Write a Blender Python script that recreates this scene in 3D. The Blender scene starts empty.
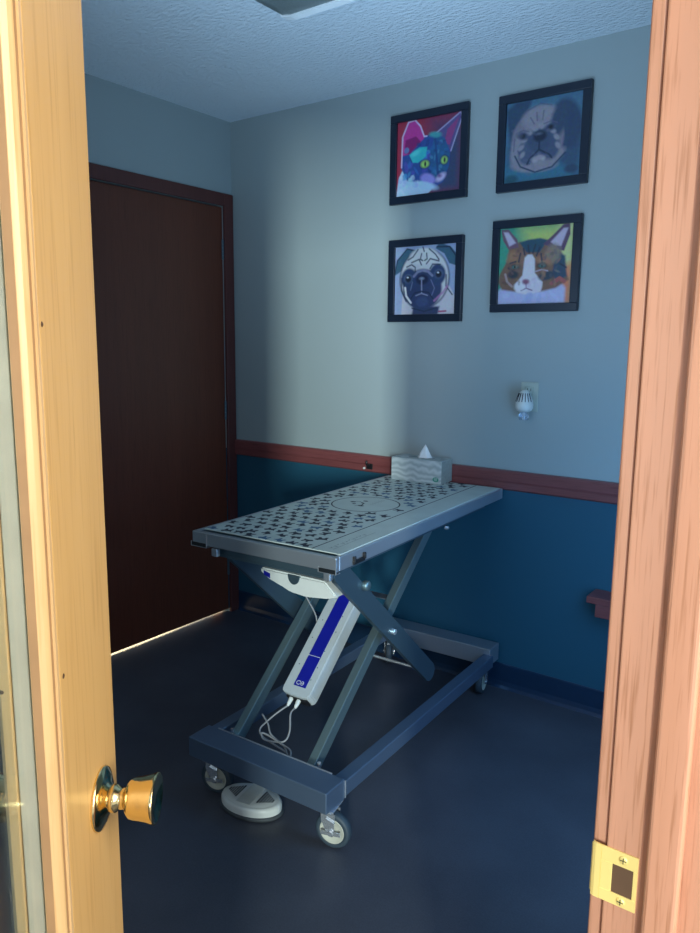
import bpy, bmesh, math, random
import numpy as np
from mathutils import Vector, Matrix
random.seed(4)
PI = math.pi
C = bpy.context.scene.collection

# ------------------------------------------------------------------ materials
def new_mat(name):
    m = bpy.data.materials.new(name); m.use_nodes = True
    nt = m.node_tree; b = nt.nodes['Principled BSDF']
    return m, nt, b
def setp(b, **k):
    names = dict(color='Base Color', rough='Roughness', metal='Metallic', spec='Specular IOR Level',
                 trans='Transmission Weight', ior='IOR', coat='Coat Weight', alpha='Alpha', coatrough='Coat Roughness')
    for a, v in k.items():
        b.inputs[names[a]].default_value = (*v, 1) if a == 'color' else v
def noise_bump(nt, b, scale, strength, dist=.002, detail=4, coord='Object', vec_scale=None):
    tc = nt.nodes.new('ShaderNodeTexCoord'); n = nt.nodes.new('ShaderNodeTexNoise'); bp = nt.nodes.new('ShaderNodeBump')
    n.inputs['Scale'].default_value = scale; n.inputs['Detail'].default_value = detail
    mp = nt.nodes.new('ShaderNodeMapping')
    if vec_scale: mp.inputs['Scale'].default_value = vec_scale
    nt.links.new(tc.outputs[coord], mp.inputs[0]); nt.links.new(mp.outputs[0], n.inputs['Vector'])
    nt.links.new(n.outputs['Fac'], bp.inputs['Height'])
    bp.inputs['Strength'].default_value = strength; bp.inputs['Distance'].default_value = dist
    nt.links.new(bp.outputs[0], b.inputs['Normal'])
    return n, mp
def plain(name, color, rough=.5, metal=0, var=.06, scale=30, bump=.0, **k):
    """a colour with slight procedural mottling"""
    m, nt, b = new_mat(name); setp(b, color=color, rough=rough, metal=metal, **k)
    tc = nt.nodes.new('ShaderNodeTexCoord'); n = nt.nodes.new('ShaderNodeTexNoise'); n.inputs['Scale'].default_value = scale
    r = nt.nodes.new('ShaderNodeValToRGB')
    r.color_ramp.elements[0].position = .3; r.color_ramp.elements[1].position = .7
    r.color_ramp.elements[0].color = (*[c*(1-var) for c in color], 1); r.color_ramp.elements[1].color = (*[min(1, c*(1+var)) for c in color], 1)
    nt.links.new(tc.outputs['Object'], n.inputs['Vector']); nt.links.new(n.outputs['Fac'], r.inputs[0]); nt.links.new(r.outputs[0], b.inputs['Base Color'])
    if bump:
        bp = nt.nodes.new('ShaderNodeBump'); bp.inputs['Strength'].default_value = bump; bp.inputs['Distance'].default_value = .001
        nt.links.new(n.outputs['Fac'], bp.inputs['Height']); nt.links.new(bp.outputs[0], b.inputs['Normal'])
    return m
def wood(name, c1, c2, c3, rough=.35, axis=2, fine=1.0, contrast=1.0, coat=.2):
    """oak/birch style straight grain running along `axis`"""
    m, nt, b = new_mat(name); setp(b, rough=rough, coat=coat, coatrough=.25)
    tc = nt.nodes.new('ShaderNodeTexCoord')
    def mp(s):
        q = nt.nodes.new('ShaderNodeMapping'); v = [s, s, s]; v[axis] = s*.035; q.inputs['Scale'].default_value = v
        nt.links.new(tc.outputs['Object'], q.inputs[0]); return q
    n1 = nt.nodes.new('ShaderNodeTexNoise'); n1.inputs['Scale'].default_value = 1; n1.inputs['Detail'].default_value = 5; n1.inputs['Distortion'].default_value = .6
    nt.links.new(mp(38*fine).outputs[0], n1.inputs['Vector'])
    n2 = nt.nodes.new('ShaderNodeTexNoise'); n2.inputs['Scale'].default_value = 1; n2.inputs['Detail'].default_value = 3
    nt.links.new(mp(460*fine).outputs[0], n2.inputs['Vector'])
    r1 = nt.nodes.new('ShaderNodeValToRGB'); e = r1.color_ramp.elements
    e[0].position = .5-.2/contrast; e[0].color = (*c1, 1); e[1].position = .5+.2/contrast; e[1].color = (*c2, 1)
    r2 = nt.nodes.new('ShaderNodeValToRGB'); e = r2.color_ramp.elements
    e[0].position = .28; e[0].color = (1, 1, 1, 1); e[1].position = .48; e[1].color = (0, 0, 0, 1)
    mx = nt.nodes.new('ShaderNodeMixRGB'); mx.inputs['Color2'].default_value = (*c3, 1)
    nt.links.new(n1.outputs['Fac'], r1.inputs[0]); nt.links.new(n2.outputs['Fac'], r2.inputs[0])
    nt.links.new(r1.outputs[0], mx.inputs['Color1']); nt.links.new(r2.outputs[0], mx.inputs['Fac'])
    nt.links.new(mx.outputs[0], b.inputs['Base Color'])
    bp = nt.nodes.new('ShaderNodeBump'); bp.inputs['Strength'].default_value = .12; bp.inputs['Distance'].default_value = .001
    nt.links.new(n2.outputs['Fac'], bp.inputs['Height']); nt.links.new(bp.outputs[0], b.inputs['Normal'])
    return m

# two-tone painted wall : pale grey-green above the chair rail, dark teal below
def wall_mat():
    m, nt, b = new_mat('two_tone_wall_paint'); setp(b, rough=.42, spec=.4)
    g = nt.nodes.new('ShaderNodeNewGeometry'); s = nt.nodes.new('ShaderNodeSeparateXYZ'); c = nt.nodes.new('ShaderNodeMath'); c.operation = 'GREATER_THAN'
    c.inputs[1].default_value = .87
    nt.links.new(g.outputs['Position'], s.inputs[0]); nt.links.new(s.outputs['Z'], c.inputs[0])
    mx = nt.nodes.new('ShaderNodeMixRGB'); mx.inputs['Color1'].default_value = (*LOWER, 1); mx.inputs['Color2'].default_value = (*UPPER, 1)
    nt.links.new(c.outputs[0], mx.inputs['Fac']); nt.links.new(mx.outputs[0], b.inputs['Base Color'])
    noise_bump(nt, b, 260, .35, .0008, 3)
    return m
UPPER = (.36, .42, .43); LOWER = (.021, .10, .16)
M = {}
M['wall'] = wall_mat()
M['hall_wall'] = plain('hall_paint', (.62, .6, .52), .6)
m, nt, b = new_mat('stippled_ceiling'); setp(b, color=(.80, .88, .94), rough=.85); noise_bump(nt, b, 45, .9, .012, 6, vec_scale=(1, 1.7, 1)); M['ceiling'] = m
m, nt, b = new_mat('dark_vinyl_floor'); setp(b, rough=.42, spec=.35)
tc = nt.nodes.new('ShaderNodeTexCoord'); n = nt.nodes.new('ShaderNodeTexNoise'); n.inputs['Scale'].default_value = 3; n.inputs['Detail'].default_value = 8
n2 = nt.nodes.new('ShaderNodeTexNoise'); n2.inputs['Scale'].default_value = 240; ad = nt.nodes.new('ShaderNodeMath'); ad.operation = 'MULTIPLY_ADD'
ad.inputs[1].default_value = .45; nt.links.new(n2.outputs['Fac'], ad.inputs[0]); nt.links.new(n.outputs['Fac'], ad.inputs[2])
r = nt.nodes.new('ShaderNodeValToRGB'); r.color_ramp.elements[0].position = .45; r.color_ramp.elements[0].color = (.050, .053, .070, 1)
r.color_ramp.elements[1].position = 1; r.color_ramp.elements[1].color = (.093, .098, .124, 1)
nt.links.new(tc.outputs['Object'], n.inputs['Vector']); nt.links.new(tc.outputs['Object'], n2.inputs['Vector'])
nt.links.new(ad.outputs[0], r.inputs[0]); nt.links.new(r.outputs[0], b.inputs['Base Color'])
bp = nt.nodes.new('ShaderNodeBump'); bp.inputs['Strength'].default_value = .25; bp.inputs['Distance'].default_value = .001
nt.links.new(n2.outputs['Fac'], bp.inputs['Height']); nt.links.new(bp.outputs[0], b.inputs['Normal']); M['floor'] = m
M['oak_door'] = wood('golden_birch', (.68, .43, .16), (.76, .50, .20), (.62, .38, .135), .36, 2, .45, .6)
M['oak_jamb'] = wood('pale_red_oak', (.48, .225, .14), (.54, .26, .17), (.36, .155, .085), .42, 2, .8, .9)
M['oak_bead'] = wood('bead_oak', (.76, .52, .25), (.84, .6, .32), (.7, .45, .2), .3, 2, .6, .7, .5)
M['groove'] = plain('bead_groove_brown', (.42, .25, .12), .5)  # darker brown strip laid along the bead groove
M['edge'] = plain('bead_edge_brown', (.50, .30, .15), .5)  # browner strip on the glass-side face of the outer bead
M['brown_door'] = wood('dark_brown_veneer', (.125, .030, .014), (.15, .038, .018), (.10, .023, .010), .5, 2, .5, .9, 0)
M['brown_trim'] = wood('red_brown_trim', (.10, .026, .022), (.12, .033, .028), (.08, .02, .018), .5, 2, .8, 1, 0)
M['rail_wood'] = wood('chair_rail_oak', (.20, .055, .055), (.24, .072, .072), (.15, .04, .042), .4, 0, .8, 1, .1)
M['base'] = plain('dark_vinyl_base', (.009, .032, .075), .35)
def brushed(name, col, rough, metal=.75):
    m, nt, b = new_mat(name); setp(b, color=col, rough=rough, metal=metal)
    noise_bump(nt, b, 60, .25, .0006, 4, vec_scale=(.2, 3, 3)); return m
M['steel'] = brushed('brushed_steel', (.46, .50, .56), .38)
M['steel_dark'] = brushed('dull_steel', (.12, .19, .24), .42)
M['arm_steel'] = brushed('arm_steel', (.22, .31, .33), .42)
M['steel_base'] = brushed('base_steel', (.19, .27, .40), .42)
M['chrome'] = plain('chrome', (.8, .82, .85), .22, .8, .03)
M['brass'] = plain('polished_brass', (.86, .68, .34), .13, 1, .04, 12)
M['brass_plate'] = plain('satin_brass_plate', (.95, .74, .27), .45, .35, .04, 12)
M['rubber'] = plain('grey_rubber', (.035, .055, .075), .6)
M['hub'] = plain('cream_hub', (.50, .50, .43), .4)
M['white'] = plain('white_plastic', (.72, .74, .72), .35, 0, .03)
M['box_white'] = plain('control_box_white', (.52, .56, .58), .35, 0, .03)
M['blue'] = plain('blue_label', (.008, .012, .30), .35, 0, .05)
M['cord'] = plain('pale_cord', (.34, .33, .33), .5)
M['black'] = plain('black_plastic', (.012, .012, .014), .4)
M['black_frame'] = plain('black_picture_frame', (.008, .016, .034), .35)
M['mat'] = plain('pale_mat', (.56, .63, .60), .5, 0, .05, 14)
M['mark'] = plain('navy_print', (.006, .014, .035), .6)
M['mark2'] = plain('blue_print', (.03, .12, .24), .5)
M['grey_print'] = plain('faint_print', (.22, .27, .28), .5)
M['tissue'] = plain('white_tissue', (.85, .87, .88), .8)
M['green'] = plain('green_emblem', (.03, .24, .17), .5)
M['dark_slot'] = plain('dark_slot', (.005, .008, .012), .6)
M['cap'] = plain('white_enamel', (.93, .95, .96), .25, 0, .02)
M['fix_body'] = plain('fixture_housing', (.55, .6, .62), .4)
M['fix_lens'] = plain('fixture_lens', (.30, .36, .36), .45, 0, .1, 160, .5)
M['putty'] = plain('dark_hole', (.10, .05, .025), .7)
M['socket'] = plain('outlet_plastic', (.46, .50, .44), .4)
M['ridge'] = plain('pedal_grey', (.60, .62, .59), .45)
M['pedal_base'] = plain('pedal_rubber_base', (.06, .07, .08), .6)
m, nt, b = new_mat('tissue_carton'); setp(b, rough=.55)      # faint wavy print
tc = nt.nodes.new('ShaderNodeTexCoord'); w = nt.nodes.new('ShaderNodeTexWave'); w.bands_direction = 'Z'; w.inputs['Scale'].default_value = 14; w.inputs['Distortion'].default_value = 9; w.inputs['Detail'].default_value = 2
r = nt.nodes.new('ShaderNodeValToRGB'); r.color_ramp.elements[0].color = (.36, .42, .43, 1); r.color_ramp.elements[1].color = (.56, .6, .6, 1)
nt.links.new(tc.outputs['Object'], w.inputs['Vector']); nt.links.new(w.outputs['Color'], r.inputs[0]); nt.links.new(r.outputs[0], b.inputs['Base Color']); M['carton'] = m
M['carton_end'] = plain('tissue_carton_end', (.34, .37, .34), .55, 0, .1, 60)
m, nt, b = new_mat('door_glass'); nt.nodes.remove(b)      # thin clear pane
tp = nt.nodes.new('ShaderNodeBsdfTransparent'); tp.inputs[0].default_value = (.985, 1, .992, 1); gl = nt.nodes.new('ShaderNodeBsdfGlossy'); gl.inputs['Roughness'].default_value = .03
lw = nt.nodes.new('ShaderNodeLayerWeight'); lw.inputs[0].default_value = .5; pw = nt.nodes.new('ShaderNodeMath'); pw.operation = 'POWER'; pw.inputs[1].default_value = 5
fn = nt.nodes.new('ShaderNodeMath'); fn.operation = 'MULTIPLY_ADD'; fn.inputs[1].default_value = .6; fn.inputs[2].default_value = .02
nt.links.new(lw.outputs['Facing'], pw.inputs[0]); nt.links.new(pw.outputs[0], fn.inputs[0]); mx = nt.nodes.new('ShaderNodeMixShader')
nt.links.new(fn.outputs[0], mx.inputs[0]); nt.links.new(tp.outputs[0], mx.inputs[1]); nt.links.new(gl.outputs[0], mx.inputs[2])
nt.links.new(mx.outputs[0], nt.nodes['Material Output'].inputs[0]); M['glass'] = m
M['spacer'] = plain('grey_glazing_spacer', (.52, .53, .45), .5)
m, nt, b = new_mat('clear_vial'); setp(b, color=(.75, .82, .95), rough=.05, trans=.8, ior=1.45); noise_bump(nt, b, 20, .05, .001); M['vial'] = m
m, nt, b = new_mat('painted_print'); setp(b, rough=.5)
a = nt.nodes.new('ShaderNodeVertexColor'); a.layer_name = 'Paint'
tc = nt.nodes.new('ShaderNodeTexCoord'); n = nt.nodes.new('ShaderNodeTexNoise'); n.inputs['Scale'].default_value = 90
mx = nt.nodes.new('ShaderNodeMixRGB'); mx.blend_type = 'SOFT_LIGHT'; mx.inputs['Fac'].default_value = .35
nt.links.new(tc.outputs['Object'], n.inputs['Vector']); nt.links.new(a.outputs[0], mx.inputs['Color1']); nt.links.new(n.outputs['Color'], mx.inputs['Color2'])
nt.links.new(mx.outputs[0], b.inputs['Base Color']); M['paint'] = m

# ------------------------------------------------------------------ mesh helpers
class B:
    def __init__(s): s.bm = bmesh.new(); s.mi = 0
    def mat(s, i): s.mi = i; return s
    def _fin(s, faces, smooth=False):
        for f in faces: f.material_index = s.mi; f.smooth = smooth
    def box(s, lo, hi, bev=0, seg=2, rot=None, at=None):
        lo, hi = Vector(lo), Vector(hi); c = (lo+hi)/2; d = hi-lo
        n0 = set(s.bm.faces)
        r = bmesh.ops.create_cube(s.bm, size=1)
        for v in r['verts']: v.co = Vector((v.co.x*d.x, v.co.y*d.y, v.co.z*d.z))
        if bev: 
            es = {e for v in r['verts'] for e in v.link_edges}
            bmesh.ops.bevel(s.bm, geom=list(es), offset=bev, segments=seg, affect='EDGES', profile=.5)
        fs = [f for f in s.bm.faces if f not in n0]; vs = {v for f in fs for v in f.verts}
        for v in vs:
            if rot: v.co = rot @ v.co
            v.co = v.co + (Vector(at) if at else c)
        s._fin(fs); return s
    def beam(s, a, b, w, h, up=(0, 0, 1), bev=.002):
        """box bar from a to b; w across (perpendicular to `up` plane), h along `up`-ish"""
        a, b = Vector(a), Vector(b); d = b-a; L = d.length; z = d.normalized(); x = Vector(up).cross(z).normalized(); y = z.cross(x)
        rot = Matrix((x, y, z)).transposed()
        return s.box((-w/2, -h/2, -L/2), (w/2, h/2, L/2), bev, 2, rot, (a+b)/2)
    def cyl(s, a, b, r1, r2=None, seg=24, bev=0):
        a, b = Vector(a), Vector(b); d = b-a; z = d.normalized(); x = z.orthogonal().normalized(); y = z.cross(x)
        return s.lathe([(0, 0), (r1, 0), (r2 or r1, d.length), (0, d.length)] if not bev else
                       [(0, 0), (r1-bev, 0), (r1, bev), ((r2 or r1), d.length-bev), ((r2 or r1)-bev, d.length), (0, d.length)], a, z, seg, smooth=False)
    def lathe(s, prof, o, axis, seg=32, smooth=True, xdir=None, sy=1):
        o = Vector(o); z = Vector(axis).normalized(); x = Vector(xdir).normalized() if xdir else z.orthogonal().normalized(); y = z.cross(x)
        rings = []
        for r, h in prof:
            if r < 1e-6: rings.append([s.bm.verts.new(o+z*h)])
            else: rings.append([s.bm.verts.new(o+z*h+x*r*math.cos(2*PI*k/seg)+y*r*sy*math.sin(2*PI*k/seg)) for k in range(seg)])
        fs = []
        for p, q in zip(rings, rings[1:]):
            for k in range(seg):
                k2 = (k+1) % seg
                if len(p) == 1 and len(q) == 1: continue
                if len(p) == 1: vs = [p[0], q[k2], q[k]]
                elif len(q) == 1: vs = [p[k], p[k2], q[0]]
                else: vs = [p[k], p[k2], q[k2], q[k]]
                fs.append(s.bm.faces.new(vs))
        for f in fs: f.normal_update()
        s._fin(fs, smooth); 
        if smooth: 
            for f in fs:
                pass
        return s
    def tube(s, pts, r, seg=10, cyc=False, sub=6):
        P = [Vector(p) for p in pts]
        # catmull-rom
        Q = []
        n = len(P)
        for i in range(n-1):
            p0 = P[max(i-1, 0)]; p1 = P[i]; p2 = P[i+1]; p3 = P[min(i+2, n-1)]
            for k in range(sub):
                t = k/sub; Q.append(.5*((2*p1)+(-p0+p2)*t+(2*p0-5*p1+4*p2-p3)*t*t+(-p0+3*p1-3*p2+p3)*t**3))
        Q.append(P[-1])
        rings = []; x = None
        for i, q in enumerate(Q):
            d = (Q[min(i+1, len(Q)-1)]-Q[max(i-1, 0)]).normalized()
            x = d.orthogonal().normalized() if x is None else (x-d*x.dot(d)).normalized()
            y = d.cross(x)
            rings.append([s.bm.verts.new(q+(x*math.cos(2*PI*k/seg)+y*math.sin(2*PI*k/seg))*r) for k in range(seg)])
        fs = []
        for p, q in zip(rings, rings[1:]):
            for k in range(seg): fs.append(s.bm.faces.new([p[k], p[(k+1) % seg], q[(k+1) % seg], q[k]]))
        fs.append(s.bm.faces.new(rings[0][::-1])); fs.append(s.bm.faces.new(rings[-1]))
        s._fin(fs, True); return s
    def prism(s, poly, o, u, v, n, h, smooth=False):
        """2d polygon (list of (a,b)) in plane o+a*u+b*v, extruded h along n"""
        o, u, v, n = map(Vector, (o, u, v, n))
        lo = [s.bm.verts.new(o+u*a+v*b_) for a, b_ in poly]; hi = [s.bm.verts.new(o+u*a+v*b_+n*h) for a, b_ in poly]
        k = len(poly)
        fs = [s.bm.faces.new(lo[::-1]), s.bm.faces.new(hi)]+[s.bm.faces.new([lo[i], lo[(i+1) % k], hi[(i+1) % k], hi[i]]) for i in range(k)]
        s._fin(fs, smooth); return s

def obj(name, b, mats, parent=None, local=False, smooth_angle=None):
    """link builder b as ONE mesh object; world coordinates are made relative to the parent's base"""
    me = bpy.data.meshes.new(name); bm = b.bm
    bmesh.ops.recalc_face_normals(bm, faces=bm.faces[:])
    org = Vector((0, 0, 0))
    if parent is not None and not local:
        p = parent
        while p is not None: org += p.location; p = p.parent
        for v in bm.verts: v.co -= org
    elif parent is None:
        xs = [v.co for v in bm.verts]
        lo = Vector([min(c[i] for c in xs) for i in range(3)]); hi = Vector([max(c[i] for c in xs) for i in range(3)])
        org = Vector(((lo.x+hi.x)/2, (lo.y+hi.y)/2, lo.z))
        for v in bm.verts: v.co -= org
    bm.to_mesh(me); bm.free()
    for m in (mats if isinstance(mats, (list, tuple)) else [mats]): me.materials.append(m)
    o = bpy.data.objects.new(name, me); C.objects.link(o)
    if parent is not None: o.parent = parent
    else: o.location = org
    return o
def tag(o, label=None, cat=None, group=None, kind=None):
    for k, v in (('label', label), ('category', cat), ('group', group), ('kind', kind)):
        if v: o[k] = v
    return o
def thing(name, label, cat, loc, rz=0, group=None, kind=None):
    o = bpy.data.objects.new(name, None); C.objects.link(o); o.empty_display_size = .05
    o.location = loc; o.rotation_euler = (0, 0, rz); return tag(o, label, cat, group, kind)
def struct(name, b, mats, parent=None): 
    o = obj(name, b, mats, parent)
    if parent is None: o['kind'] = 'structure'
    return o

# ------------------------------------------------------------------ the room
XR0, XR1 = 2.557, 2.655            # right wall (with the doorway the photo is taken through)
JY, HY = -2.137, -2.932            # strike jamb and hinge jamb faces
YF = -3.45; H = 2.44
struct('floor', B().box((-1.0, YF-.4, -.08), (4.6, .12, 0)), M['floor'])
struct('ceiling', B().box((-.12, YF-.12, H), (XR1, .12, H+.08)), M['ceiling'])
struct('wall_back', B().box((-.12, 0, 0), (XR1, .12, H)), M['wall'])
struct('wall_front', B().box((-.12, YF-.12, 0), (XR1, YF, H)), M['wall'])
DY0, DY1, DZ = -.063, -.892, 2.045   # door opening in the left wall
struct('wall_left', B().box((-.12, DY0, 0), (0, 0, H)).box((-.12, YF, 0), (0, DY1, H)).box((-.12, DY1, DZ), (0, DY0, H)), M['wall'])
struct('wall_right', B().box((XR0, JY+.018, 0), (XR1, 0, H)).box((XR0, YF, 0), (XR1, HY-.018, H)).box((XR0, HY-.018, 2.065), (XR1, JY+.018, H)), M['wall'])

# chair rail on the back wall (rounded profile)
prof = [(0, .832), (.012, .832), (.018, .838), (.018, .862), (.021, .87), (.021, .902), (.016, .909), (0, .91)]
struct('trim_1', B().prism([(-p, z) for p, z in prof], (.0, 0, 0), (0, 1, 0), (0, 0, 1), (1, 0, 0), XR0), M['rail_wood'])
struct('baseboard_back', B().prism([(0, 0), (-.016, 0), (-.009, .012), (-.005, .03), (-.005, .1), (-.002, .104), (0, .104)], (0, 0, 0), (0, 1, 0), (0, 0, 1), (1, 0, 0), XR0), M['base'])
struct('baseboard_left', B().prism([(0, 0), (.016, 0), (.009, .012), (.005, .03), (.005, .1), (.002, .104), (0, .104)], (0, DY1-.062, 0), (1, 0, 0), (0, 0, 1), (0, -1, 0), 2.4), M['base'])

# closed brown door in the left wall, with its casing
dr = thing('door_1', None, None, (0, -.47, 0), kind='structure')
obj('door_panel', B().box((-.0395, DY1+.012, .016), (-.001, DY0-.003, DZ-.006), .0015), M['brown_door'], dr)
for z in (1.84, 1.06, .25):
    hb = B()
    for k in range(5): hb.cyl((.004, DY0-.006, z-.045+k*.0182), (.004, DY0-.006, z-.045+k*.0182+.0172), .0058, seg=14)
    hb.cyl((.004, DY0-.006, z+.046), (.004, DY0-.006, z+.051), .004, seg=12)
    obj('hinge', hb, M['steel_dark'], dr)
tr = thing('trim_2', None, None, (0, -.47, 0), kind='structure')
obj('casing', B().box((0, DY0, 0), (.016, -.006, DZ+.058), .003).box((0, DY1-.058, 0), (.016, DY1, DZ+.058), .003).box((0, DY1, DZ), (.016, DY0, DZ+.058), .003), M['brown_trim'], tr)
obj('stop', B().box((-.12, DY0-.0015, 0), (-.040, DY0-.014, DZ), 0).box((-.12, DY1+.0015, 0), (-.040, DY1+.014, DZ), 0).box((-.12, DY1, DZ-.014), (-.040, DY0, DZ-.001), 0), M['brown_trim'], tr)

# ------------------------------------------------------------------ doorway frame (near, right) and its strike plate
fr = thing('trim_3', None, None, (2.6, JY, 0), kind='structure')
def frame_side(y, sgn, name):
    # sgn=+1: material lies towards +y of the visible face y
    b_ = B(); b_.box((XR0, y, 0), (XR1+.004, y+sgn*.018, 2.065), .0015)
    obj('jamb', b_, M['oak_jamb'], fr)
    obj('stop', B().box((2.590, y-sgn*.011, 0), (2.6155, y, 2.055), .0035, 3), M['oak_jamb'], fr)
    b_ = B()
    b_.box((XR0-.0125, y+sgn*.0045, 0), (XR0, y+sgn*.062, 2.13), .003, 3)
    b_.box((XR1+.004, y+sgn*.0045, 0), (XR1+.0165, y+sgn*.062, 2.13), .003, 3)
    obj('casing', b_, M['oak_jamb'], fr)
frame_side(JY, 1, 'strike'); frame_side(HY, -1, 'hinge')
obj('head_jamb', B().box((XR0, HY, 2.047), (XR1, JY, 2.065), .0015).box((XR0-.0125, HY, 2.07), (XR0, JY, 2.13), .003).box((XR1+.004, HY, 2.07), (XR1+.0165, JY, 2.13), .003), M['oak_jamb'], fr)
# strike plate: full lip, square latch hole, two screws
b_ = B(); yv = JY-.0014; zc = .968; 
x0, x1, hx0, hx1, hz0, hz1 = XR0-.0035, 2.5830, 2.5630, 2.5795, zc-.013, zc+.0125
z0, z1 = zc-.0235, zc+.0255
def slab(xa, za, xb, zb): b_.box((xa, yv, za), (xb, JY+.0003, zb), .0004, 1)
slab(x0, z0, x1, hz0); slab(x0, hz1, x1, z1); slab(x0, hz0, hx0, hz1); slab(hx1, hz0, x1, hz1)
# curved lip rolling round the jamb edge
pts = [(XR0-.0035, 0), (XR0-.008, .0002), (XR0-.0105, .0012), (XR0-.012, .003)]
for (xa, ya), (xb, yb) in zip(pts, pts[1:]):
    b_.prism([(xa, yv+ya), (xb, yv+yb), (xb, yv+yb+.0016), (xa, yv+ya+.0016)], (0, 0, z0 if xa > XR0-.01 else z0+.003), (1, 0, 0), (0, 1, 0), (0, 0, 1), z1-z0 if xa > XR0-.01 else z1-z0-.006)
sp = obj('strike_plate', b_, M['brass_plate'], fr)
obj('latch_hole', B().box((hx0, JY-.0006, hz0), (hx1, JY-.0003, hz1)), M['putty'], sp)
for z in (zc+.0192, zc-.0182):
    sb = B(); sb.lathe([(0, .0006), (.0022, .0006), (.0036, 0), (.0038, -.001)], (2.5715, yv-.0004, z), (0, -1, 0), 20)
    sb.mat(1); sb.box((2.5690, yv-.0013, z-.0003), (2.5740, yv-.0009, z+.0003)).box((2.5712, yv-.0013, z-.0025), (2.5718, yv-.0009, z+.0025))
    obj('screw', sb, [M['brass_plate'], M['dark_slot']], sp)

# ------------------------------------------------------------------ glazed oak door, swung part way into the room
AL = math.radians(36.9); LW, LT, LH = .772, .044, 2.03
d2 = thing('door_2', None, None, (XR0-.0085, HY-.003, 0), PI/2+AL, kind='structure')     # local +x: hinge -> free edge, local -y: outer face
ST = .130
obj('stile', B().box((LW-ST, -LT, .012), (LW, 0, LH), .0022, 3), M['oak_door'], d2, True)
obj('stile', B().box((0, -LT, .012), (ST, 0, LH), .0022, 3), M['oak_door'], d2, True)
obj('door_rail', B().box((ST, -LT, LH-.13), (LW-ST, 0, LH), .001), M['oak_door'], d2, True)
obj('door_rail', B().box((ST, -LT, .012), (LW-ST, 0, .25), .001), M['oak_door'], d2, True)
gx0, gx1, gz0, gz1 = ST, LW-ST, .25, LH-.13
for ya in (-.0300, -.0145): obj('glass_pane', B().box((gx0+.003, ya, gz0+.003), (gx1-.003, ya+.0015, gz1-.003)), M['glass'], d2, True)
b_ = B(); sa, sb_ = .0185, .0275      # grey spacer bars between the two panes
b_.box((gx0+.003, -.0284, gz0+.02), (gx0+.0185, -.0146, gz1-.02), .0012, 2).box((gx1-.0185, -.0284, gz0+.02), (gx1-.003, -.0146, gz1-.02), .0012, 2)
b_.box((gx0+.003, -.0284, gz0+.003), (gx1-.003, -.0146, gz0+.02)).box((gx0+.003, -.0284, gz1-.02), (gx1-.003, -.0146, gz1-.003))
obj('spacer', b_, M['spacer'], d2, True)
def bead(face, s, mat):     # moulded bead round the glass; profile (across, out)
    p = [(0, 0), (.004, 0), (.0045, -.002), (.0105, -.002), (.012, -.0005), (.014, -.0012), (.0165, -.0028), (.019, -.0053), (.020, -.0063), (.020, -.0140), (0, -.0140)]
    b_ = B()
    for x, dx in ((gx0, 1), (gx1, -1)):
        b_.prism(p, (x, face, gz0), (dx, 0, 0), (0, s, 0), (0, 0, 1), gz1-gz0)
    for z, dz in ((gz0, 1), (gz1, -1)):
        b_.prism(p, (gx0, face, z), (0, 0, dz), (0, s, 0), (1, 0, 0), gx1-gx0)
    bd = obj('glazing_bead', b_, mat, d2, True)
    g_ = B(); e = .0002
    g_.box((gx0+.0047, face+s*(-.002+e)-.0001, gz0), (gx0+.0102, face+s*(-.002+e)+.0001, gz1)).box((gx1-.0102, face+s*(-.002+e)-.0001, gz0), (gx1-.0047, face+s*(-.002+e)+.0001, gz1))
    obj('bead_groove', g_, M['groove'], bd, True)
    g_ = B().box((gx1-.0203, face-s*.0135 if s > 0 else face+.0068, gz0+.02), (gx1-.0200, face-s*.0068 if s > 0 else face+.0135, gz1-.02))
    obj('bead_edge', g_, M['edge'] if s < 0 else M['oak_bead'], bd, True)
    return bd
bead(-LT, -1, M['oak_bead']); bead(0, 1, M['oak_bead'])
def brad(x, z): 
    return obj('brad_nail', B().lathe([(0, .0006), (.0014, .0005), (.0022, 0), (.0022, -.001)], (x, -LT, z), (0, -1, 0), 14), M['putty'], d2, True)
obj('brad_nail', B().lathe([(0, .0006), (.0014, .0005), (.0022, 0), (.0022, -.001)], (gx1-.0200, -.0075, 1.131), (-1, 0, 0), 14), M['putty'], d2, True)
for x, z in ((LW-.1245, 1.409), (LW-.1215, 1.131), (LW-.123, .62), (LW-.123, 1.72)): brad(x, z)
# brass knob set, both faces
kx, kz = LW-.050, .976
def knob(sgn):
    y0 = -LT if sgn < 0 else 0
    kb = B().lathe([(r*.88, h*.85) for r, h in [(.0, 0), (.0325, 0), (.0332, .0018), (.0318, .0038), (.024, .0072), (.0165, .0092), (.0150, .011), (.0136, .0112), (.0128, .0135)]], (kx, y0, kz), (0, sgn, 0), 48)
    r_ = obj('knob_rose', kb, M['brass'], d2, True)
    pr = [(.0128, .011), (.0142, .016), (.0135, .020), (.0112, .0225), (.0108, .029), (.0125, .031), (.0165, .033), (.0198, .0365), (.0212, .042), (.0222, .050), (.0236, .058), (.0252, .0640), (.0256, .0665), (.0250, .0680), (.0236, .0675), (.0150, .0630), (0, .0610)]
    obj('knob', B().lathe([(r*.90, h*.78) for r, h in pr], (kx, y0, kz), (0, sgn, 0), 48), M['brass'], d2, True)
knob(-1); knob(1)
obj('latch_plate', B().box((LW-.0002, -LT/2-.0125, kz-.0285), (LW+.0012, -LT/2+.0125, kz+.0285), .0004, 1).box((LW, -LT/2-.007, kz-.008), (LW+.009, -LT/2+.006, kz+.008), .002), M['brass_plate'], d2, True)

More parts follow.
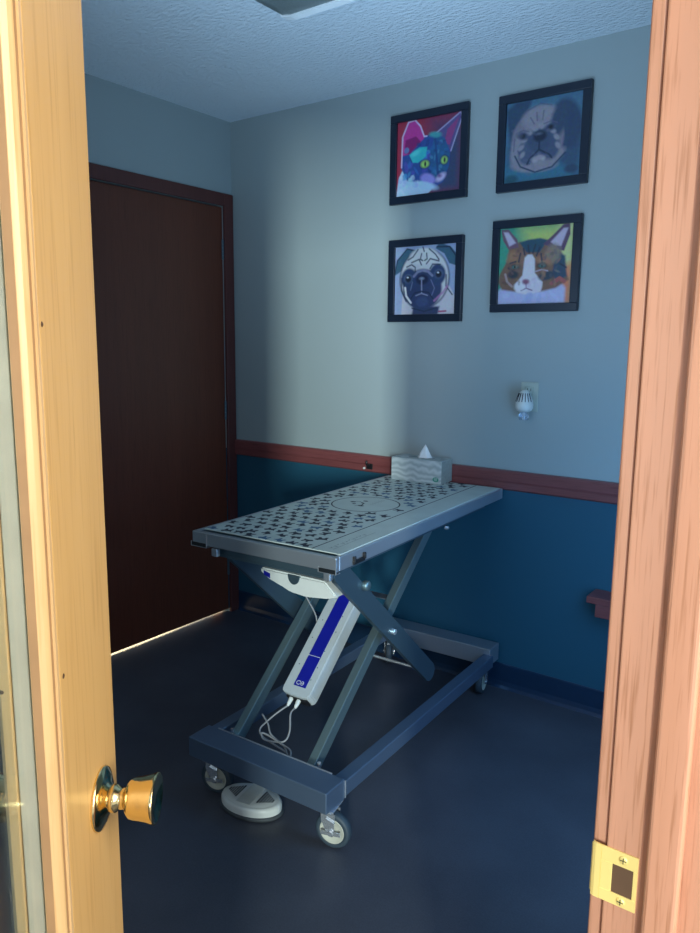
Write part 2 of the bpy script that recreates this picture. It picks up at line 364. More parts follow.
# ------------------------------------------------------------------ ceiling light fixture
cl = thing('ceiling_light', 'unlit white wraparound ceiling light fixture at the top edge', 'ceiling light', (1.25, -1.48, H))
fx0, fx1, fy0, fy1 = 1.095, 1.40, -2.03, -.860
obj('housing', B().box((fx0-.005, fy0, H-.03), (fx1+.005, fy1, H), .004), M['fix_body'], cl)
lp_ = [(fx0, H-.02), (fx0+.002, H-.055), (fx0+.016, H-.074), (fx0+.05, H-.08), (fx1-.05, H-.08), (fx1-.016, H-.074), (fx1-.002, H-.055), (fx1, H-.02)]
obj('lens', B().prism(lp_, (0, fy0+.012, 0), (1, 0, 0), (0, 0, 1), (0, 1, 0), fy1-fy0-.024, True), M['fix_lens'], cl)
for ya in (fy0, fy1-.026):
    pe = [(fx0-.004, H), (fx0-.003, H-.058), (fx0+.014, H-.079), (fx0+.05, H-.086), (fx1-.05, H-.086), (fx1-.014, H-.079), (fx1+.003, H-.058), (fx1+.004, H)]
    obj('end_cap', B().prism(pe, (0, ya, 0), (1, 0, 0), (0, 0, 1), (0, 1, 0), .026), M['cap'], cl)

# ------------------------------------------------------------------ exam lift table
TROT = 2.3
TB = thing('exam_table', 'stainless steel scissor-lift exam table on casters beneath a patterned mat', 'table', (1.3, -.64, 0))
tx0, tx1, ty0, ty1, tz0, tz1 = 1.022, 1.545, -1.215, -.030, .797, .838
b_ = B(); b_.box((tx0+.003, ty0+.003, tz0+.02), (tx1-.003, ty1-.003, tz1-.003))
obj('tabletop', b_, M['steel_dark'], TB)
b_ = B(); w = .016
b_.box((tx0, ty0, tz0), (tx1, ty0+w, tz1), .003).box((tx0, ty1-w, tz0), (tx1, ty1, tz1), .003)
b_.box((tx0, ty0+w, tz0), (tx0+w, ty1-w, tz1), .003).box((tx1-w, ty0+w, tz0), (tx1, ty1-w, tz1), .003)
obj('rim', b_, M['steel'], TB)
# support channels under the top
b_ = B()
for x in (1.082, 1.475): b_.box((x-.022, ty0+.07, .765), (x+.022, ty1-.06, tz0+.018), .002)
b_.box((1.062, ty0+.045, .762), (1.495, ty0+.09, tz0+.018), .002).box((1.06, ty1-.10, .765), (1.495, ty1-.06, tz0+.018), .002)
b_.box((1.06, -1.172, .757), (1.497, -1.150, .764), .001)
obj('support_frame', b_, M['steel_dark'], TB)
# pull-out brackets at the near corners
def bracket(xa, xb, tabx):
    b_ = B()
    y = ty0-.003
    b_.box((xa, y, .7915), (xb, ty0+.02, .7935), .0005, 1).box((xa, y, .7915), (xa+.0022, y+.004, .806), .0005, 1).box((xb-.0022, y, .7915), (xb, y+.004, tz1-.006), .0005, 1)
    b_.box((tabx, ty0+.004, .768), (tabx+.022, ty0+.02, .793), .003)
    br = obj('corner_bracket', b_, M['steel'], TB)
    obj('bracket_slot', B().box((xa+.0022, y+.001, .7935), (xb-.0022, y+.0028, .8045)), M['dark_slot'], br)
bracket(1.487, tx1+.001, 1.500); bracket(tx0-.004, 1.082, 1.094)
b_ = B().box((tx1, -1.135, .800), (tx1+.006, -1.075, .812), .002).box((tx1, -1.135, .806), (tx1+.009, -1.127, .824), .002).box((tx1, -1.083, .806), (tx1+.009, -1.075, .824), .002)
obj('side_latch', b_, M['black'], TB)
obj('deck_bolt', B().cyl((tx1-.002, -.55, .785), (tx1+.012, -.55, .785), .006, seg=6), M['chrome'], TB)
# base
bz0, bz1 = .125, .188
b_ = B()
def cbeam(y0, y1):   # folded channel beam across the table
    b_.box((1.047, y0, bz0), (1.575, y1, bz1), .003)
cbeam(-1.262, -1.172)
obj('base_beam', b_, M['steel_base'], TB)
b_ = B(); b_.box((1.02, -.125, bz0+.004), (1.560, -.035, bz1+.012), .003)
obj('base_beam', b_, M['steel'], TB)
for x0_, x1_ in ((1.047, 1.090), (1.532, 1.575)):
    obj('base_rail', B().box((x0_, -1.172, bz0+.006), (x1_, -.125, bz1-.010), .003), M['steel_base'], TB)
obj('beam_end_cap', B().box((1.5755, -1.1745, bz0+.006), (1.5785, -1.1705, bz1-.004), .0005, 1), M['chrome'], TB)
for x in (1.16, 1.50): obj('bolt', B().cyl((x-.03, -1.152, bz1-.01), (x-.03, -1.152, bz1+.004), .006, seg=6), M['chrome'], TB)
obj('beam_lip', B().box((1.09, -1.176, bz1), (1.532, -1.172, bz1+.0035), .0008, 1), M['steel'], TB)
# scissor arms
PV = (-.79, .482)
def arm(x, ya, za, yb, zb, w, h, name, mat):
    b_ = B(); a = Vector((x, ya, za)); c_ = Vector((x, yb, zb)); d = (c_-a).normalized(); n_ = Vector((1, 0, 0)).cross(d)
    L = (c_-a).length; k = 10
    poly = [(-h/2*math.sin(PI*i/k)+0, -h/2*math.cos(PI*i/k)) for i in range(k+1)]
    poly = [(p, q) for p, q in poly]+[(L+h/2*math.sin(PI*i/k), h/2*math.cos(PI*i/k)) for i in range(k+1)]
    b_.prism(poly, a-Vector((w/2, 0, 0)), d, n_, (1, 0, 0), w)
    bmesh.ops.bevel(b_.bm, geom=b_.bm.edges[:], offset=.0012, segments=1, affect='EDGES')
    return obj(name, b_, mat, TB)
for x in (1.137, 1.437):
    b_ = B().beam((x, -1.165, .135), (x, -.435, .768), .028, .040, (0, 0, 1), .002)
    obj('inner_arm', b_, M['arm_steel'], TB)
    b_ = B().box((x-.018, -.455, .745), (x+.018, -.40, .800), .003); obj('arm_block', b_, M['steel_dark'], TB)
for x in (1.085, 1.489):
    arm(x, -1.085, .752, -.515, .238, .016, .066, 'outer_arm', M['steel_dark'])
for x, s in ((1.499, 1), (1.075, -1)): obj('pivot_bolt', B().cyl((x-.004*s, -.79, .482), (x+.010*s, -.79, .482), .010, seg=20, bev=.002), M['chrome'], TB)
obj('cross_rod', B().cyl((1.30, -.600, .283), (1.485, -.600, .283), .005), M['chrome'], TB)
obj('cross_rod', B().box((1.15, -.70, .545), (1.425, -.66, .549), .001), M['steel'], TB)
obj('lock_knob', B().lathe([(0, .026), (.012, .026), (.0155, .022), (.016, .012), (.013, .006), (.005, .004), (.005, -.01)], (1.487, -.962, .684), (1, 0, 0), 28), M['arm_steel'], TB)
# rollers at the low end of the outer arms
for x in (1.098, 1.470): obj('roller', B().cyl((x-.010, -.515, .238), (x+.010, -.515, .238), .024, seg=28, bev=.003), M['steel_dark'], TB)

# control box lying between the inner arms
dv = Vector((0, .7474, .6644)); nv = Vector((0, -.6644, .7474)); xv = Vector((1, 0, 0))
o0 = Vector((1.203, -1.000, .283))-nv*.001
cb = None
b_ = B(); Lb = .41; Wb = .112
prof = [(.006, 0), (0, .012), (0, Lb), (Wb, Lb), (Wb, .012), (Wb-.006, 0), (Wb-.03, -.004), (.03, -.004)]
b_.prism(prof, o0-nv*.055, xv, dv, nv, .055)
bmesh.ops.bevel(b_.bm, geom=b_.bm.edges[:], offset=.003, segments=2, affect='EDGES')
cb = obj('control_box', b_, M['box_white'], TB)
b_ = B().prism([(.036, .028), (.036, Lb-.006), (.084, Lb-.006), (.084, .028)], o0+nv*.0002, xv, dv, nv, .0008)
ls = obj('blue_stripe', b_, M['blue'], cb)
b_ = B()
b_.prism([(.033, .138), (.033, .1395), (.083, .1395), (.083, .138)], o0+nv*.0010, xv, dv, nv, .0004)
def ring(cx, cy, rx, ry, w_, a0=0, a1=2*PI, k=16):
    P1 = [(cx+rx*math.cos(a0+(a1-a0)*i/k), cy+ry*math.sin(a0+(a1-a0)*i/k)) for i in range(k+1)]
    P2 = [(cx+(rx-w_)*math.cos(a0+(a1-a0)*i/k), cy+(ry-w_)*math.sin(a0+(a1-a0)*i/k)) for i in range(k+1)]
    for i in range(k): b_.prism([P1[i], P1[i+1], P2[i+1], P2[i]], o0+nv*.0010, xv, dv, nv, .0004)
obj('label_line', b_, M['white'], cb); b_ = B()
ring(.0505, .040, .0085, .007, .0018, .5, 5.9); ring(.065, .040, .006, .007, .0018); b_.prism([(.062, .039), (.068, .039), (.068, .041), (.062, .041)], o0+nv*.001, xv, dv, nv, .0004)
b_.prism([(.056, .0392), (.061, .0392), (.061, .0408), (.056, .0408)], o0+nv*.0010, xv, dv, nv, .0004)
obj('label_logo', b_, M['white'], cb)
for u_, v_ in ((.088, .06), (.09, .105), (.086, .165), (.092, .24), (.018, .10), (.016, .2), (.02, .27), (.088, .30), (.058, .08)):
    obj('screw', B().lathe([(0, .0008), (.0018, .0006), (.0022, 0)], o0+xv*u_+dv*v_, nv, 12), M['steel_dark'], cb)
b_ = B(); b_.prism([(.02, -.010), (.02, .004), (.10, .004), (.10, -.010)], o0-nv*.045, xv, dv, nv, .03)
obj('socket_panel', b_, M['black'], cb)
for u_ in (.040, .070):
    p_ = o0+xv*u_-nv*.018-dv*.008
    b_ = B().lathe([(0, 0), (.0075, 0), (.008, .004), (.0062, .020), (.0035, .030), (0, .030)], p_, -dv, 20)
    obj('plug', b_, M['white'], cb)
pA = o0+xv*.040-nv*.018-dv*.036; pB = o0+xv*.070-nv*.018-dv*.036
obj('cable', B().tube([pA, (1.230, -1.050, .232), (1.21, -1.08, .208), (1.203, -1.106, .190), (1.23, -1.119, .178), (1.288, -1.127, .172), (1.334, -1.133, .166), (1.344, -1.150, .158), (1.345, -1.166, .150)], .0030), M['cord'], TB)
obj('cable', B().tube([pB, (1.279, -1.045, .240), (1.305, -1.083, .205), (1.305, -1.111, .185), (1.263, -1.124, .178), (1.236, -1.128, .180), (1.222, -1.118, .190), (1.245, -1.112, .186), (1.303, -1.120, .180), (1.343, -1.127, .175), (1.357, -1.150, .160), (1.357, -1.166, .150)], .0030), M['cord'], TB)
obj('cable', B().tube([(1.181, -1.067, .219), (1.217, -1.083, .205), (1.245, -1.104, .190), (1.276, -1.112, .182), (1.312, -1.119, .176), (1.350, -1.148, .160), (1.351, -1.166, .150)], .0030), M['cord'], TB)
obj('cable', B().tube([(1.20, -.90, .62), (1.195, -.85, .55), (1.197, -.80, .47), (1.195, -.79, .40)], .0025), M['cord'], TB)
# white motor housing under the near end of the top
b_ = B()
mp_ = [(1.185, .712), (1.43, .712), (1.475, .672), (1.44, .660), (1.36, .650), (1.30, .654), (1.22, .682), (1.185, .696)]
b_.prism(mp_, (0, -1.075, 0), (1, 0, 0), (0, 0, 1), (0, 1, 0), .13)
bmesh.ops.bevel(b_.bm, geom=b_.bm.edges[:], offset=.005, segments=2, affect='EDGES')
mh = obj('motor_housing', b_, M['white'], TB)
obj('motor_shaft_cover', B().prism([(.022*math.cos(PI+PI*i/14), .028*math.sin(PI+PI*i/14)) for i in range(15)], (1.318, -1.078, .710), (1, 0, 0), (0, 0, 1), (0, 1, 0), .006), M['steel_dark'], mh)
obj('motor_label', B().prism([(1.20, .692), (1.225, .684), (1.225, .699), (1.20, .705)], (0, -1.0762, 0), (1, 0, 0), (0, 0, 1), (0, 1, 0), .001), M['blue'], mh)
obj('motor_mount', B().box((1.16, -1.04, .712), (1.36, -.98, .80), .002), M['steel_dark'], TB)

# casters
def caster(x, y, ang, bz, r=.0525):
    """ang: heading (radians) of the wheel axle in plan"""
    c_ = bpy.data.objects.new('caster', None); C.objects.link(c_); c_.parent = TB; c_.location = Vector((x, y, 0))-TB.location
    c_.empty_display_size = .03
    ax = Vector((math.cos(ang), math.sin(ang), 0)); fw = Vector((-math.sin(ang), math.cos(ang), 0)); off = fw*.020
    o = Vector((x, y, r)); z = Vector((0, 0, 1))
    # fork: top plate, swivel race, two cheeks
    b_ = B(); b_.box((-.034, -.034, 0), (.034, .034, .004), .001, 1, Matrix((ax, fw, z)).transposed(), (x, y, bz-.002))
    b_.cyl((x, y, bz-.018), (x, y, bz-.003), .021, seg=28, bev=.003)
    for s in (1, -1):
        q = o+off+ax*s*.0185
        P = [(-.032, bz-.016-r), (.012, bz-.016-r), (.010, .018), (.011, -.006), (.004, -.013), (-.006, -.013), (-.014, -.004), (-.030, .030)]
        b_.prism(P, q-ax*.0012, fw, z, ax, .0024)
    b_.box((-.0185, -.024, 0), (.0185, .012, .003), .0005, 1, Matrix((ax, fw, z)).transposed(), Vector((x, y, bz-.018))+fw*.006)
    b_.cyl(o+off-ax*.025, o+off+ax*.025, .0045, seg=6)
    f_ = obj('fork', b_, M['chrome'], c_)
    b_ = B(); q = o+off+ax*.0225
    b_.beam(q-fw*.030-z*.004, q+fw*.030+z*.002, .003, .012, z, .001); b_.cyl(q-ax*.002, q+ax*.005, .008, seg=20, bev=.001)
    b_.beam(q+fw*.012+z*.030, q-fw*.016+z*.040, .006, .008, z, .001)
    obj('brake_pedal', b_, M['chrome'], c_)
    b_ = B(); w_ = .0135
    b_.lathe([(.036, -w_), (r-.004, -w_), (r, -w_*.6), (r+.0003, 0), (r, w_*.6), (r-.004, w_), (.036, w_), (.036, -w_)], o+off, ax, 48)
    obj('tyre', b_, M['rubber'], c_)
    b_ = B()
    b_.lathe([(0, -w_*.5), (.013, -w_*.9), (.031, -w_*.55), (.035, -w_*1.05), (.0375, -w_), (.0375, w_), (.035, w_*1.05), (.031, w_*.55), (.013, w_*.9), (0, w_*.5)], o+off, ax, 40)
    obj('hub', b_, M['hub'], c_)
    b_ = B()   # brake lever
    b_.box((-.010, -.002, -.0015), (.010, .028, .0015), .001, 1, Matrix((ax, fw, z)).transposed(), Vector((x, y, bz-.026))-fw*.014)
    obj('brake_lever', b_, M['chrome'], c_)
caster(1.545, -1.215, math.radians(-80), bz0)
caster(1.098, -1.215, math.radians(-76), bz0)
caster(1.515, -.085, math.radians(-172), bz0+.004)
caster(1.068, -.085, math.radians(32), bz0+.004)

# ------------------------------------------------------------------ printed mat on the table
b_ = B(); mx0, mx1, my0, my1, mz = 1.044, 1.538, -1.184, -.047, tz1
b_.box((mx0, my0, mz), (mx1, my1, mz+.003), .0008, 1)
zt = mz+.0031
def blob(pts, mi, zz=zt):
    vs = [b_.bm.verts.new((x, y, zz)) for x, y in pts]; f = b_.bm.faces.new(vs); f.material_index = mi
def stroke(P, w_, mi, zz=zt):
    for (xa, ya), (xb, yb) in zip(P, P[1:]):
        d = Vector((xb-xa, yb-ya)).normalized()*w_/2; n_ = Vector((-d.y, d.x))
        blob([(xa-n_.x, ya-n_.y), (xb-n_.x, yb-n_.y), (xb+n_.x, yb+n_.y), (xa+n_.x, ya+n_.y)], mi, zz)
lx = 1.441
stroke([(lx, my0+.004), (lx, my1-.004)], .0042, 1)
cc, cr = (1.262, -.607), .122
N_ = 64
for i in range(N_):
    a0, a1 = 2*PI*i/N_, 2*PI*(i+1)/N_; w2 = .0048
    blob([(cc[0]+(cr-w2)*math.cos(a0), cc[1]+(cr-w2)*math.sin(a0)), (cc[0]+cr*math.cos(a0), cc[1]+cr*math.sin(a0)), (cc[0]+cr*math.cos(a1), cc[1]+cr*math.sin(a1)), (cc[0]+(cr-w2)*math.cos(a1), cc[1]+(cr-w2)*math.sin(a1))], 1, zt+.0002)
row = 0; y = my0+.022
while y < my1-.012:
    x = mx0+.020+(row % 2)*.024
    while x < lx-.014:
        px, py = x+random.uniform(-.006, .006), y+random.uniform(-.006, .006)
        if math.hypot(px-cc[0], py-cc[1]) > cr+.018:
            a = math.radians(random.choice([0, 180, 20, 160, -25, 205, 90])+random.uniform(-12, 12)); mi = 2 if random.random() < .2 else 1
            c0 = Vector((px, py)); S_ = random.uniform(.0150, .0175); fl = random.choice((1, -1))
            # small running-animal silhouette
            sh_ = [(-1.25, .75), (-.75, .6), (.15, .75), (.45, 1.15), (.8, 1.0), (1.25, .7), (1.05, .35), (.75, .05), (.95, -.7), (.55, -.78), (.2, -.2), (-.15, -.2), (-.35, -.85), (-.8, -.8), (-.8, .05)]
            q_ = [(c0.x+S_*(p*math.cos(a)-q*fl*math.sin(a)), c0.y+S_*(p*math.sin(a)+q*fl*math.cos(a))) for p, q in sh_]
            blob(q_ if fl < 0 else q_[::-1], mi)
        x += .0490
    y += .0440; row += 1
# small drawing inside the circle and faint lettering-like line on the border band
for px, py, rr in ((1.205, -.60, .011), (1.236, -.565, .010), (1.225, -.625, .008), (1.262, -.640, .012), (1.248, -.60, .007)):
    blob([(px+rr*math.cos(t*PI/6), py+rr*.7*math.sin(t*PI/6)) for t in range(12)], 1)
stroke([(1.20, -.60), (1.225, -.585), (1.25, -.60), (1.262, -.635), (1.245, -.655)], .004, 1, zt+.0002)
for k in range(9):
    px = 1.272+.006*(k % 2); py = -.60+k*.010
    stroke([(px, py), (px+.014, py+.004)], .0022, 3)
for k in range(10):
    py = -1.15+k*.019
    stroke([(1.478, py), (1.485+.006*math.sin(k*2.3), py+.006), (1.476, py+.012)], .0022, 3)
stroke([(1.495, -1.155), (1.495, -.93)], .0016, 3)
tag(obj('table_mat', b_, [M['mat'], M['mark'], M['mark2'], M['grey_print']]), 'pale rectangular mat with dark animal-shaped marks and a circle, on the exam table', 'mat')

# ------------------------------------------------------------------ tissue box
tb = thing('tissue_box', 'pale grey-white tissue box with a tissue sticking up, on the far end of the table', 'tissue box', (1.203, -.067, mz+.0032))
zb = mz+.0032
bx0, bx1, by0, by1, bh = 1.088, 1.318, -.122, -.020, .094
b_ = B(); b_.box((bx0, by0, zb), (bx1, by1, zb+bh), .0015, 1)
obj('carton', b_, M['carton'], tb)
obj('end_panel', B().box((bx1-.0005, by0+.002, zb+.002), (bx1+.0006, by1-.002, zb+bh-.002)), M['carton_end'], tb)
b_ = B(); cxm, cym = (bx0+bx1)/2, (by0+by1)/2
b_.prism([(.062*math.cos(t*PI/16), .018*math.sin(t*PI/16)) for t in range(32)], (cxm, cym, zb+bh-.0004), (1, 0, 0), (0, 1, 0), (0, 0, 1), .0012)
obj('opening', b_, M['grey_print'], tb)
b_ = B(); n_ = 20; R0 = []
apex = []
rings = []
for k in range(9):
    t = k/8; rr = (1-t)**.9
    ring_ = []
    for i in range(n_):
        a = 2*PI*i/n_; f = 1+.22*math.sin(a*5+t*2)*(1-t*.5)
        ring_.append(b_.bm.verts.new((cxm+.012+.030*rr*f*math.cos(a)+.004*t, cym+.014*rr*f*math.sin(a), zb+bh+.0005+.056*t)))
    rings.append(ring_)
for p, q in zip(rings, rings[1:]):
    for i in range(n_): f = b_.bm.faces.new([p[i], p[(i+1) % n_], q[(i+1) % n_], q[i]]); f.smooth = True
obj('tissue', b_, M['tissue'], tb)
b_ = B(); b_.prism([(.0135*math.cos(t*PI/12), .010*math.sin(t*PI/12)) for t in range(24)], (bx1-.024, by0-.0001, zb+.018), (1, 0, 0), (0, 0, 1), (0, -1, 0), .0006)
b_.mat(1)
for k in range(3): b_.box((bx1-.033+.002*k, by0-.0010, zb+.0235-k*.005), (bx1-.0155-.001*k, by0-.0006, zb+.025-k*.005))
obj('green_emblem', b_, [M['green'], M['mat']], tb)

# small dark hook on the chair rail
b_ = B().box((.838, -.024, .846), (.872, -.0205, .872), .002)
b_.tube([(.855, -.024, .868), (.855, -.040, .866), (.855, -.046, .876), (.855, -.044, .886)], .0045, 10)
hk = thing('wall_hook', 'small dark hook on the brown chair rail left of the tissue box', 'hook', (.855, -.021, .846))
obj('hook', b_, M['black'], hk); obj('peg', B().lathe([(0, .012), (.004, .011), (.0055, .006), (.004, 0)], (.828, -.019, .849), (0, -1, 0), 16), M['white'], hk)

P0 = Vector((1.30, -1.21, 0)); SH = Vector((.021, 0, 0))
for r_, deg, sh_ in ((TB, TROT, Vector((0, 0, 0))), (bpy.data.objects['table_mat'], TROT+1.1, SH), (tb, TROT+1.1, SH)):     # the table stands slightly askew
    RZ = Matrix.Rotation(math.radians(deg), 3, 'Z')
    r_.location = P0 + RZ @ (r_.location-P0) + sh_; r_.rotation_euler = (0, 0, math.radians(deg))
RD = Matrix.Rotation(math.radians(1.1), 3, 'Z'); L0 = P0-Vector((1.3, -.64, 0))     # the deck is turned a touch further than the base
for ch in TB.children:
    if ch.name.split('.')[0] in ('tabletop', 'rim', 'support_frame', 'corner_bracket', 'side_latch', 'deck_bolt'):
        ch.location = L0 - RD @ L0 + SH; ch.rotation_euler = (0, 0, math.radians(1.1))

# ------------------------------------------------------------------ foot pedal on the floor
pc = Vector((1.259, -1.213, 0)); pd = Vector((.98, .19, 0)).normalized(); 
pl = thing('foot_pedal', 'oval off-white foot switch on the floor under the near end of the table', 'foot pedal', pc)
pn = Vector((0, 0, 1)).cross(pd); RA, RBf = .104, .066/.104
b_ = B().lathe([(0, 0), (RA-.002, 0), (RA+.002, .004), (RA+.002, .010), (RA-.003, .013), (0, .013)], pc, (0, 0, 1), 56, True, pd, RBf)
obj('rubber_base', b_, M['pedal_base'], pl)
b_ = B().lathe([(RA-.004, .012), (RA-.003, .030), (RA-.007, .037), (RA-.014, .040), (RA-.016, .0395), (RA-.019, .041), (RA-.04, .044), (0, .0445)], pc, (0, 0, 1), 56, True, pd, RBf)
shell = obj('pedal_shell', b_, M['white'], pl)
b_ = B(); b_.box((-.024, -.050, 0), (.024, .050, .0012), .0005, 1, Matrix((pd, pn, Vector((0, 0, 1)))).transposed(), pc+Vector((0, 0, .0452)))
obj('centre_band', b_, M['ridge'], pl)
for s in (-1, 1):
    b_ = B()
    for k in range(6):
        ww = .030*(1-k/6.5)
        b_.box((-.0021, -ww, -.0003), (.0021, ww, .0008), 0, 1, Matrix((pd, pn, Vector((0, 0, 1)))).transposed(), pc+pd*s*(.038+k*.0075)+Vector((0, 0, .0448-.0004*k)))
    obj('arrow_grille', b_, M['mark'], pl)

# ------------------------------------------------------------------ paintings
GW, GH = 96, 104
U, V = np.meshgrid((np.arange(GW)+.5)/GW, (np.arange(GH)+.5)/GH)
class Cv:
    def __init__(s, c): s.a = np.zeros((GH, GW, 3)); s.a[:] = c
    def mix(s, m, c): m = np.clip(m, 0, 1)[..., None]; s.a = s.a*(1-m)+np.array(c)*m; return s
    def ell(s, cx, cy, rx, ry, c, rot=0, soft=.03, op=1):
        a = math.radians(rot); x = (U-cx)*math.cos(a)+(V-cy)*math.sin(a); y = -(U-cx)*math.sin(a)+(V-cy)*math.cos(a)
        d = np.sqrt((x/rx)**2+(y/ry)**2); k = soft/min(rx, ry)+1e-6
        return s.mix(np.clip((1-d)/k+.5, 0, 1)*op, c)
    def poly(s, P, c, op=1, soft=.012):
        ins = np.zeros(U.shape, bool); dm = np.full(U.shape, 9.); n = len(P)
        for i in range(n):
            (x1, y1), (x2, y2) = P[i], P[(i+1) % n]
            cr_ = ((y1 > V) != (y2 > V)) & (U < (x2-x1)*(V-y1)/((y2-y1) or 1e-9)+x1); ins ^= cr_
            dm = np.minimum(dm, s.sd(x1, y1, x2, y2))
        sg = np.where(ins, dm, -dm); return s.mix(np.clip(sg/soft+.5, 0, 1)*op, c)
    def sd(s, x1, y1, x2, y2):
        dx, dy = x2-x1, y2-y1; t = np.clip(((U-x1)*dx+(V-y1)*dy)/(dx*dx+dy*dy+1e-9), 0, 1); return np.hypot(U-x1-t*dx, V-y1-t*dy)
    def line(s, P, w_, c, op=1):
        dm = np.full(U.shape, 9.)
        for a, b2 in zip(P, P[1:]): dm = np.minimum(dm, s.sd(*a, *b2))
        return s.mix(np.clip((w_/2-dm)/.010+.5, 0, 1)*op, c)
    def daub(s, n, area, cols, r=.03, seed=1, op=.6):
        rg = random.Random(seed); x0, y0, x1, y1 = area
        for _ in range(n):
            s.ell(rg.uniform(x0, x1), rg.uniform(y0, y1), r*rg.uniform(.6, 1.6), r*rg.uniform(.3, .8), rg.choice(cols), rg.uniform(0, 180), .01, op)
        return s
def blue_cat():
    c = Cv((.42, .035, .075)); c.poly([(.5, 0), (1, 0), (1, 1), (.55, 1)], (.07, .05, .13), .85, .3); c.poly([(.82, .3), (1, .2), (1, 1), (.6, 1)], (.035, .07, .15), .9, .2)
    c.poly([(.60, .24), (.97, .0), (1.0, .06), (.84, .5), (.7, .45)], (.12, .09, .26)); c.poly([(.78, .2), (.95, .06), (.82, .4), (.74, .38)], (.35, .06, .22), .9)
    c.line([(.60, .23), (.97, .01), (.99, .08), (.84, .48)], .014, (.55, .5, .75))
    c.poly([(0, 1), (.04, .74), (.12, .6), (.3, .72), (.5, .86), (.56, .95), (.5, 1)], (.55, .72, .9))
    c.poly([(.08, .62), (.08, .38), (.22, .28), (.43, .24), (.60, .22), (.74, .3), (.83, .48), (.82, .66), (.74, .86), (.60, .93), (.40, .84), (.18, .80)], (.035, .09, .33))
    c.poly([(.60, .22), (.75, .32), (.82, .5), (.80, .7), (.72, .84), (.56, .8), (.52, .5)], (.025, .12, .28))
    c.poly([(.09, .45), (.10, .16), (.18, .02), (.28, .01), (.36, .09), (.43, .26), (.3, .36), (.2, .44)], (.62, .05, .33)); c.poly([(.12, .42), (.14, .25), (.3, .22), (.38, .3), (.2, .44)], (.25, .015, .14), .9)
    c.line([(.08, .6), (.09, .2), (.18, .02), (.28, .005), (.37, .10), (.43, .24), (.47, .24)], .02, (.75, .6, .85))
    c.daub(26, (.12, .32, .5, .8), [(.05, .2, .6), (.12, .1, .5), (.02, .05, .22), (.08, .35, .65)], .05, 3); c.daub(26, (.52, .26, .78, .82), [(.02, .05, .2), (.03, .16, .4), (.10, .3, .5)], .035, 5)
    c.poly([(.2, .45), (.36, .37), (.48, .38), (.46, .5), (.34, .57), (.26, .56)], (.05, .55, .58)); c.ell(.30, .44, .07, .035, (.12, .7, .7), -20)
    c.ell(.60, .24, .09, .035, (.07, .38, .4), 10); c.ell(.5, .80, .12, .07, (.35, .3, .75), 20); c.ell(.45, .88, .2, .05, (.5, .7, .9), 15); c.ell(.70, .80, .08, .045, (.6, .5, .75), -30)
    c.daub(18, (.04, .72, .42, .98), [(.45, .75, .85), (.7, .8, .95), (.4, .5, .85)], .05, 8, .5)
    for x, y, rx in ((.45, .60, .062), (.745, .585, .045)):
        c.ell(x, y, rx+.018, .062, (.01, .02, .08)); c.ell(x, y, rx, .046, (.45, .75, .18)); c.ell(x+.005, y, .016, .034, (.005, .02, .03), 0, .01)
    c.line([(.60, .3), (.63, .55), (.66, .76)], .03, (.02, .05, .2), .7); c.ell(.68, .78, .03, .02, (.2, .1, .3))
    return c.a
